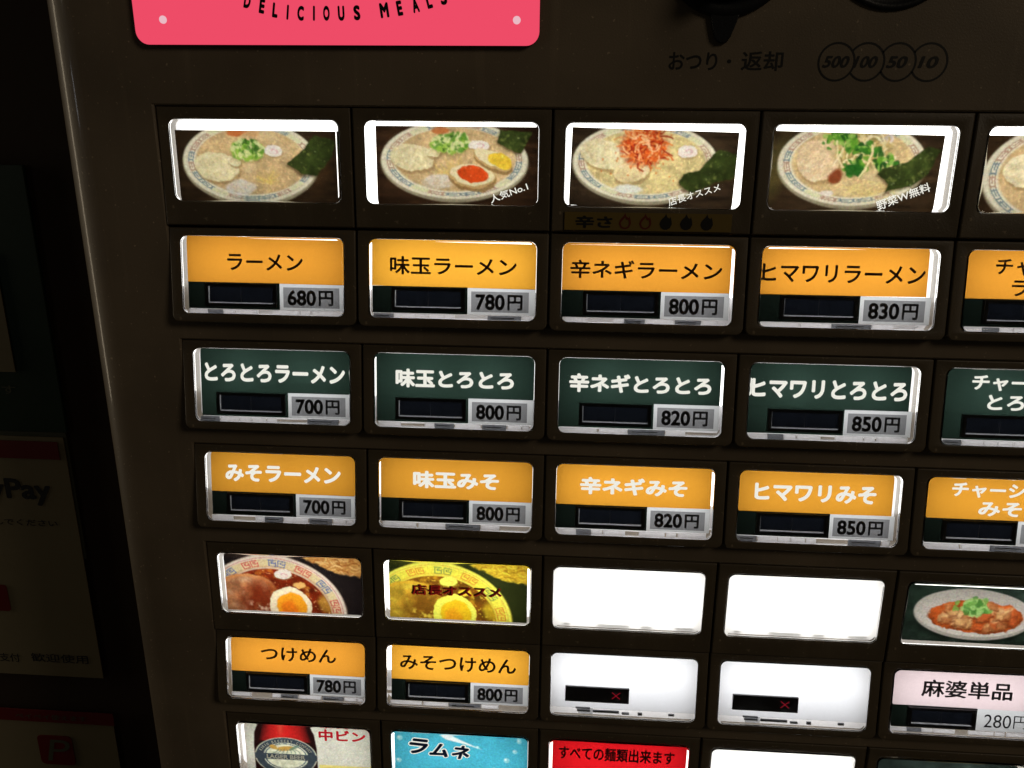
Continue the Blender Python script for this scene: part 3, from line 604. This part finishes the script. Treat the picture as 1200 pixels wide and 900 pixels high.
# two blank white buttons with a red cross in the window
for c in (2, 3):
    b = cell(c, R6, True, 'blank white lit button with a small black window and red cross, %s of two' % ('left' if c == 2 else 'right'), 'menu_button')
    card('name_card', [(.0, 1.0, .0, .908)], M_diff2, b)
    u0, u1 = (.105, .545) if c == 2 else (.105, .545)
    bm = bmesh.new(); bm_box(bm, U(u0), U(u1), 0.0019, 0.0025, -HB * .79, -HB * .555); w = link('sold_out_window', bm_mesh(bm, 'sold_out_window'), M_black, b)
    bm = bmesh.new()
    for sg in (1, -1):
        d = (.0011, .00095 * sg); nn = Vector((-d[1], d[0])).normalized() * .00011; x, z = U(.455), -HB * .668
        bm.faces.new([bm.verts.new((x + a * d[0] + e * nn.x, 0.00185 - .000003 * sg, z + a * d[1] + e * nn.y)) for a, e in ((-1, -1), (1, -1), (1, 1), (-1, 1))])
    link('red_cross', bm_mesh(bm, 'red_cross'), glow('red_cross_light', (150, 18, 38), .7), b)
    bm = bmesh.new()
    for (a, e, v, h) in [(.18, .28, .895, .008), (.19, .28, .935, .012), (.30, .48, .935, .016), (.50, .55, .95, .012), (.61, .64, .945, .018), (.82, .86, .935, .014)]: bm_box(bm, U(a), U(e), 0.0019, 0.0024, -HB * (v + h), -HB * (v - h))
    me = bm_mesh(bm, 'latch_strip'); me.materials.append(M_clip); me.materials.append(M_haze); link('latch_strip', me, None, b); card('guide_strip', [(.0, .20, .91, .995), (.30, 1.0, .91, .995)], M_haze, b); card('guide_clip', [(.20, .30, .91, .995)], M_smoke, b); cover(b, True)

# picture panels
def picture(col, z, img, label, l, r, t, bt, rot=0.0, words=None, ink=None, kind='photo_card'):
    b = cell(col, z, False, label, 'picture_panel')
    if img is None:
        card(kind, [(0, 1, 0, 1)], M_diff, b, H=HP)
    else:
        RECT[:] = [l, r, t, bt]
        print_grid(kind, img(), U(l), U(r), -HP * bt, -HP * t, YC, M_photo, b, rot)
    for wd, ik in (words or []):
        lettering(wd, ik, b, YC - 0.00008)
    if img is None:
        bm = bmesh.new()
        for (a, e) in [(.08, .12), (.31, .52), (.60, .67), (.83, .95)]: bm_box(bm, U(a), U(e), 0.0028, 0.0036, -HP * .965, -HP * .955)
        link('latch_strip', bm_mesh(bm, 'latch_strip'), M_box, b)
    cover(b, False); return b
def word(s, ua, va, ub, vb, h, bold=0.0, shear=0.0, sp=1.0):
    x0, x1 = U(ua), U(ub); zc = -HP * (va + vb) / 2; ang = math.degrees(math.atan2(-HP * (vb - va), x1 - x0)); ln = math.hypot(x1 - x0, HP * (vb - va)); cx = (x0 + x1) / 2
    return (s, cx - ln / 2, cx + ln / 2, zc, HP * h, bold, shear, ang, sp)
P1, P5, P7 = PICR
picture(0, P1, pic_ramen_plain, 'photo panel of plain ramen with sheet of nori, no words', .018, .968, .13, .995, 0)
picture(1, P1, pic_ramen_egg, 'photo panel of ramen with two egg halves and small white words', .058, .99, .06, .99, 0, [([word('人気No.1', .72, .93, .935, .76, .10, .01)], M_letter)])
picture(2, P1, pic_ramen_spicy, 'photo panel of ramen heaped with red shredded leek', .035, .965, .075, .995, -1.2, [([word('店長オススメ', .60, .93, .885, .74, .095, .01)], M_letter)])
picture(3, P1, pic_ramen_greens, 'photo panel of ramen with bean sprouts and greens', .02, .935, .09, .995, -1.0, [([word('野菜W無料', .62, .94, .895, .70, .115, .015)], M_letter)])
picture(4, P1, pic_ramen_chashu, 'photo panel of pork ramen cut by the right edge', .03, .96, .10, .985, 0)
picture(0, P5, lambda: pic_dip(False), 'photo panel of red dipping soup with half egg and noodles', .03, .985, .03, .99, 0)
picture(1, P5, lambda: pic_dip(True), 'yellow tinted photo panel of dipping soup with dark red words', .03, .972, .06, .99, 0, [([word('店長オススメ', .184, .515, .80, .515, .18, .05)], glow('red_print_edge', (150, 30, 24), .6)), ([word('店長オススメ', .178, .508, .792, .508, .165, .03)], M_redink)])
picture(2, P5, None, 'blank white lit panel above the left crossed button', 0, 1, 0, 1)
picture(3, P5, None, 'blank white lit panel above the right crossed button', 0, 1, 0, 1)
picture(4, P5, pic_tofu, 'photo panel of a bowl of tofu in red sauce', .035, .97, .10, .975, 0)
bt = picture(0, P7, pic_bottle, 'photo panel of a red lager bottle with red words', .045, .99, .02, .99, 0)
lettering([word('中ビン', .60, .235, .95, .235, .21, .04)], glow('red_print', (196, 30, 44), .8), bt, YC - 0.00008)
lettering([word('LAGER BEER', .20, .685, .49, .685, .08, .03)], glow('label_print', (200, 196, 170), .5), bt, YC - 0.00008, 'label_lettering')
def arc_word(s, cx, cz, r, a0, a1, h, w, bold, mat, parent, y, name, ry=None, jobs_only=False):
    ry = ry or r; J = []
    for k, ch in enumerate(s):
        if ch == ' ': continue
        a = R_(a0 + (a1 - a0) * k / (len(s) - 1)); x = cx + r * math.cos(a); z = cz + ry * math.sin(a); tilt = math.degrees(math.atan2(ry * math.cos(a), -r * math.sin(a)))
        if tilt > 90 or tilt < -90: tilt += 180
        ww = w * (.35 if ch == 'I' else 1.2 if ch == 'M' else .85 if ch in 'EL' else 1); J.append((ch, x - ww / 2, x + ww / 2, z, h, bold, 0, tilt))
    return lettering(J, mat, parent, y, name)
arc_word('KIRIN BREWERY COMPANY', U(.345), -HP * .66, U(.198), 160, 20, HP * .05, U(.0145), .02, glow('label_print', (200, 196, 170), .5), bt, YC - 0.00008, 'label_lettering', ry=HP * .275)
bt['label'] = 'photo panel of a red lager bottle with red 中ビン'
b = picture(1, P7, pic_cyan, 'sky blue lit panel with slanted blue word ラムネ', .02, .985, .03, .99, 0)
J = [('ラ', U(.125), U(.265), -HP * .34, HP * .29), ('ム', U(.285), U(.425), -HP * .39, HP * .25), ('ネ', U(.445), U(.575), -HP * .41, HP * .26)]
lettering([(s, x0 - .0003, x1 + .0003, z, h + .0006, .11, .2, -4) for s, x0, x1, z, h in J], M_letter, b, YC - 0.00006, 'lettering_outline')
lettering([(s, x0, x1, z, h, .045, .2, -4) for s, x0, x1, z, h in J], solid('navy_ink', (.012, .05, .26), .6), b, YC - 0.0001)
b = cell(2, P7, False, 'red lit panel with black words about noodles', 'picture_panel')
card('notice_card', [(.03, .985, .03, .99)], M_red, b, H=HP)
lettering([word('すべての麺類出来ます', .075, .30, .90, .30, .25, .03), word('大盛り', .3, .72, .7, .72, .25, .02)][:1], M_ink, b, YC - 0.00008); cover(b, False)
picture(3, P7, None, 'blank white lit panel in the lowest row', 0, 1, 0, 1)
picture(4, P7, pic_dark, 'dark photo panel at the lower right corner', .03, .97, .06, .99, 0)

# printed words, coin rings and controls on the cabinet
M_cabink = solid('dark_panel_ink', (0.014, 0.013, 0.012), .5)
lettering([('おつり', .1114, .1216, .0126, .0036, .02), ('・', .1236, .1245, .0126, .0009, .03), ('返却', .1266, .1353, .0127, .0039, .02)], M_cabink, machine, -0.00003)
rings = [.1463, .1524, .1588, .1652]
bm = bmesh.new()
for k, cx in enumerate(rings):
    ro, ri = .0039, .00348; n = 48
    pts = []
    for i in range(n + 1):
        a = 2 * math.pi * i / n; x = cx + ro * math.cos(a)
        pts.append(((cx + ro * math.cos(a), .0126 + ro * math.sin(a)), (cx + ri * math.cos(a), .0126 + ri * math.sin(a))))
    for p, q in zip(pts, pts[1:]):
        mx = (p[0][0] + q[0][0]) / 2; mz = (p[0][1] + q[0][1]) / 2
        if k > 0 and math.hypot(mx - rings[k - 1], mz - .0126) < .0038: continue
        bm.faces.new([bm.verts.new((a[0], -0.00003, a[1])) for a in (p[0], q[0], q[1], p[1])])
link('coin_rings', bm_mesh(bm, 'coin_rings'), M_cabink, machine)
lettering([(s, cx - w, cx + w, .0126, .0024, .035, .28) for s, cx, w in (('500', rings[0], .0026), ('100', rings[1], .0023), ('50', rings[2], .0020), ('10', rings[3], .0019))], M_cabink, machine, -0.00003, 'coin_lettering')

def lathe(prof, n=48):
    bm = bmesh.new(); rows = []
    for r, y in prof: rows.append([bm.verts.new((r * math.cos(2 * math.pi * i / n), y, r * math.sin(2 * math.pi * i / n))) for i in range(n)] if r > 0 else [bm.verts.new((0, y, 0))])
    for a, b in zip(rows, rows[1:]):
        for i in range(n):
            j = (i + 1) % n
            if len(a) == 1: bm.faces.new((a[0], b[i], b[j]))
            elif len(b) == 1: bm.faces.new((a[i], b[0], a[j]))
            else: bm.faces.new((a[i], b[i], b[j], a[j]))
    return bm
M_chrome = solid('worn_chrome', (.35, .34, .32), .22, .1, 900, .2, metal=1.0)
lv = link('return_lever', bm_mesh(lathe([(.0136, 0), (.0136, -.0008), (.0130, -.0014), (.0112, -.0012), (.0104, -.0006), (.0104, .0), (0, .0)]), 'return_lever', True), M_black, machine, (.1224, 0, .0346))
lv['label'] = 'round black coin return lever at the top edge'
link('dial', bm_mesh(lathe([(.0098, -.0002), (.0098, -.0030), (.0090, -.0038), (0, -.0040)]), 'dial', True), M_chrome, lv)
bm = bmesh.new(); bm_box(bm, -.0016, .0016, -.0085, -.0030, -.0090, .0090); link('grip', bm_mesh(bm, 'grip', False, .0005, 2), M_black, lv, rot=(0, R_(8), 0))
link('pointer', curve_mesh('pointer', [[(-.0034, -.0118), (-.0026, -.0150), (-.0019, -.0176), (-.0008, -.0185), (.0006, -.0184), (.0014, -.0172), (.0024, -.0145), (.0032, -.0118)]], .0011, .0002, 2, -.0011), M_black, lv)
cs = link('coin_slot', bm_mesh(lathe([(.0139, 0), (.0139, -.0004), (.0134, -.0008), (.0126, -.0005), (.0120, .0), (0, .0)]), 'coin_slot', True), M_black, machine, (.1557, -.0001, .0363))
cs['label'] = 'round dark coin slot plate at the top edge'
bm = bmesh.new(); bm_box(bm, -.0013, .0013, -.0012, -.0004, -.0070, .0070); link('slot', bm_mesh(bm, 'slot', False, .0003, 1), M_chrome, cs)

# ------------------------------------------------------------------ pink sign plate, backlit acrylic
sg = tag(empty('pink_sign', (0.04, -0.0001, 0.0154)), 'glowing pink sign plate with curved black words DELICIOUS MEALS, above the buttons', 'sign')
M_pink = glow('lit_pink_acrylic', (238, 76, 103), 1.0); M_edge = solid('pink_edge', (.5, .05, .08), .4)
me = curve_mesh('plate', [rrect(-.0442, .0438, 0, .062, .0028, 8)], .0012, 0, 2, -.0013); me.materials.append(M_pink); me.materials.append(M_edge)
for f in me.polygons: f.material_index = 0 if f.normal.y < -.9 else 1
link('plate', me, None, sg)
M_screw = glow('glowing_pin', (238, 190, 200), .95)  # pins emit, so they look as bright as glowing holes in the plate
for x in (-.0377, .0390): link('pin', bm_mesh(lathe([(.00082, 0), (.00082, -.0002), (.0005, -.0004), (0, -.00045)], 20), 'pin', True), M_screw, sg, (x, -.00132, .0050))
J = []
for ch, x, z in zip('DELICIOUSMEALS', [.0213, .0244, .0272, .0299, .0327, .0356, .0383, .0415, .0449, .0508, .0541, .0575, .0604, .0634], [.0239, .0229, .0221, .0217, .0215, .0215, .0215, .0215, .0216, .0221, .0225, .0231, .0239, .0246]):
    w = {'I': .00045, 'M': .0019, 'E': .0012, 'L': .0012}.get(ch, .00145); J.append((ch, x - .04 - w / 2, x - .04 + w / 2, z - .0154 + .0002, .0030, .06, 0, math.degrees(math.atan((x - .0408) / .0777))))
lettering(J, M_ink, sg, -.00134)

# ------------------------------------------------------------------ yellow spiciness sticker under the third photo
st = tag(empty('spiciness_sticker', (2 * PITCH, -.0002, 0), (R_(-1.9), 0, 0)), 'dull yellow sticker reading 辛さ with five small flames below the red leek ramen photo', 'sticker')
bm = bmesh.new(); bm_box(bm, 0.0002, .0375, .00038, .00048, -.0232, -.0192); link('strip', bm_mesh(bm, 'strip'), solid('yellow_sticker', (.22, .145, .03), .5, .1, 900, .1), st)
lettering([('辛さ', .0026, .0110, -.02135, .0028, .04)], M_cabink, st, .00034)
def flame(cx, cz, s, outline):
    base = [(0, 1.0), (.14, .62), (.42, .42), (.50, .66), (.66, .22), (.72, -.22), (.52, -.66), (.18, -.86), (-.18, -.86), (-.52, -.66), (-.72, -.22), (-.62, .14), (-.40, .44), (-.14, .70)]
    lp = [(cx + x * s, cz + z * s) for x, z in base]; return [lp] + ([[(cx + x * s * .68, cz - .0002 + z * s * .66) for x, z in base]] if outline else [])
M_flame = solid('red_brown_ink', (.16, .02, .008), .5)
for k in range(5):
    link('flame', curve_mesh('flame', flame(.0138 + k * .00455, -.0212, .0019, k < 2), .00006, 0, 1, .00031), M_flame if k < 2 else M_cabink, st)

# ------------------------------------------------------------------ the wall behind, with posters
bm = bmesh.new(); bm_box(bm, -.9, .6, .120, .135, -.7, .5); wl = tag(link('wall', bm_mesh(bm, 'wall'), solid('brown_wall', (.045, .024, .012), .8, .4, 60, .35, vscale=9)), kind='structure')
def sheet(o, name, x0, x1, z0, z1, y, mat, d=.0004, r=.0): return link(name, curve_mesh(name, [rrect(x0, x1, z0, z1, max(r, .0001), 3)], d, 0, 1, y), mat, o)
M_paper = solid('poster_paper', (.30, .25, .15), .6, .1, 400, .06); M_pred = solid('poster_red', (.20, .006, .009), .5, 0, 1, .08); M_pgreen = solid('poster_green', (.006, .038, .016), .45, .1, 300, .15)
M_gpaper = solid('grey_green_paper', (.12, .13, .085), .6, .1, 400, .1); M_pink2 = solid('poster_ink', (.015, .015, .02), .6)
g = tag(empty('green_board', (-.19, .119, -.125)), 'dark green board with a pale card, on the wall left of the machine', 'notice board')
sheet(g, 'board', -.10, .0745, 0, .108, -.001, M_pgreen, .0019); sheet(g, 'pale_card', -.06, .0575, .026, .074, -.0016, M_paper); lettering([('お支払いできます', .0, .056, .0182, .004, .01)], M_gpaper, g, -.0011)
q = tag(empty('payment_poster', (-.19, .1185, -.247)), 'cream poster with red stripe and words PayPay, left of the machine', 'poster')
sheet(q, 'backing', -.05, .0735, .062, .1215, .0003, M_gpaper, .0008)
sheet(q, 'paper', -.06, .0725, 0, .1195, -.0003, M_paper); sheet(q, 'red_stripe', -.06, .0698, .1095, .1175, -.0006, M_pred, .0002)
lettering([('PayPay', .0222, .0632, .0938, .0125, .03)], M_pink2, q, -.00042); lettering([('アプリで読み込んでください', .0, .0636, .0792, .0032, .01)], M_pink2, q, -.00042); lettering([('歓迎使用', .0395, .0668, .0098, .0046, .01), ('支付', .024, .034, .0090, .0046, .01)], M_pink2, q, -.00042)
lg = link('red_emblem', curve_mesh('red_emblem', [rrect(.022, .0345, .034, .0475, .0015)], .0002, 0, 1, -.0006), M_pred, q)
q2 = tag(empty('payment_card', (-.19, .1185, -.33)), 'lower cream poster with red stripe and red square emblem with letter P', 'poster')
sheet(q2, 'paper', -.03, .0735, 0, .0575, -.0003, M_paper); sheet(q2, 'red_stripe', -.03, .0742, .0567, .0633, -.0006, M_pred, .0006)
lettering([('ペイペイ使えます', .026, .061, .0597, .0030, .01)], M_gpaper, q2, -.0007); sheet(q2, 'emblem', .0345, .0517, .0320, .0490, -.0006, M_pred, .0002, .0022)
lettering([('P', .0395, .0495, .0405, .0125, 0, .25)], M_gpaper, q2, -.0007, 'emblem_letter'); lettering([('PayPay', .030, .060, .0245, .0075, .03)], M_pink2, q2, -.00042)
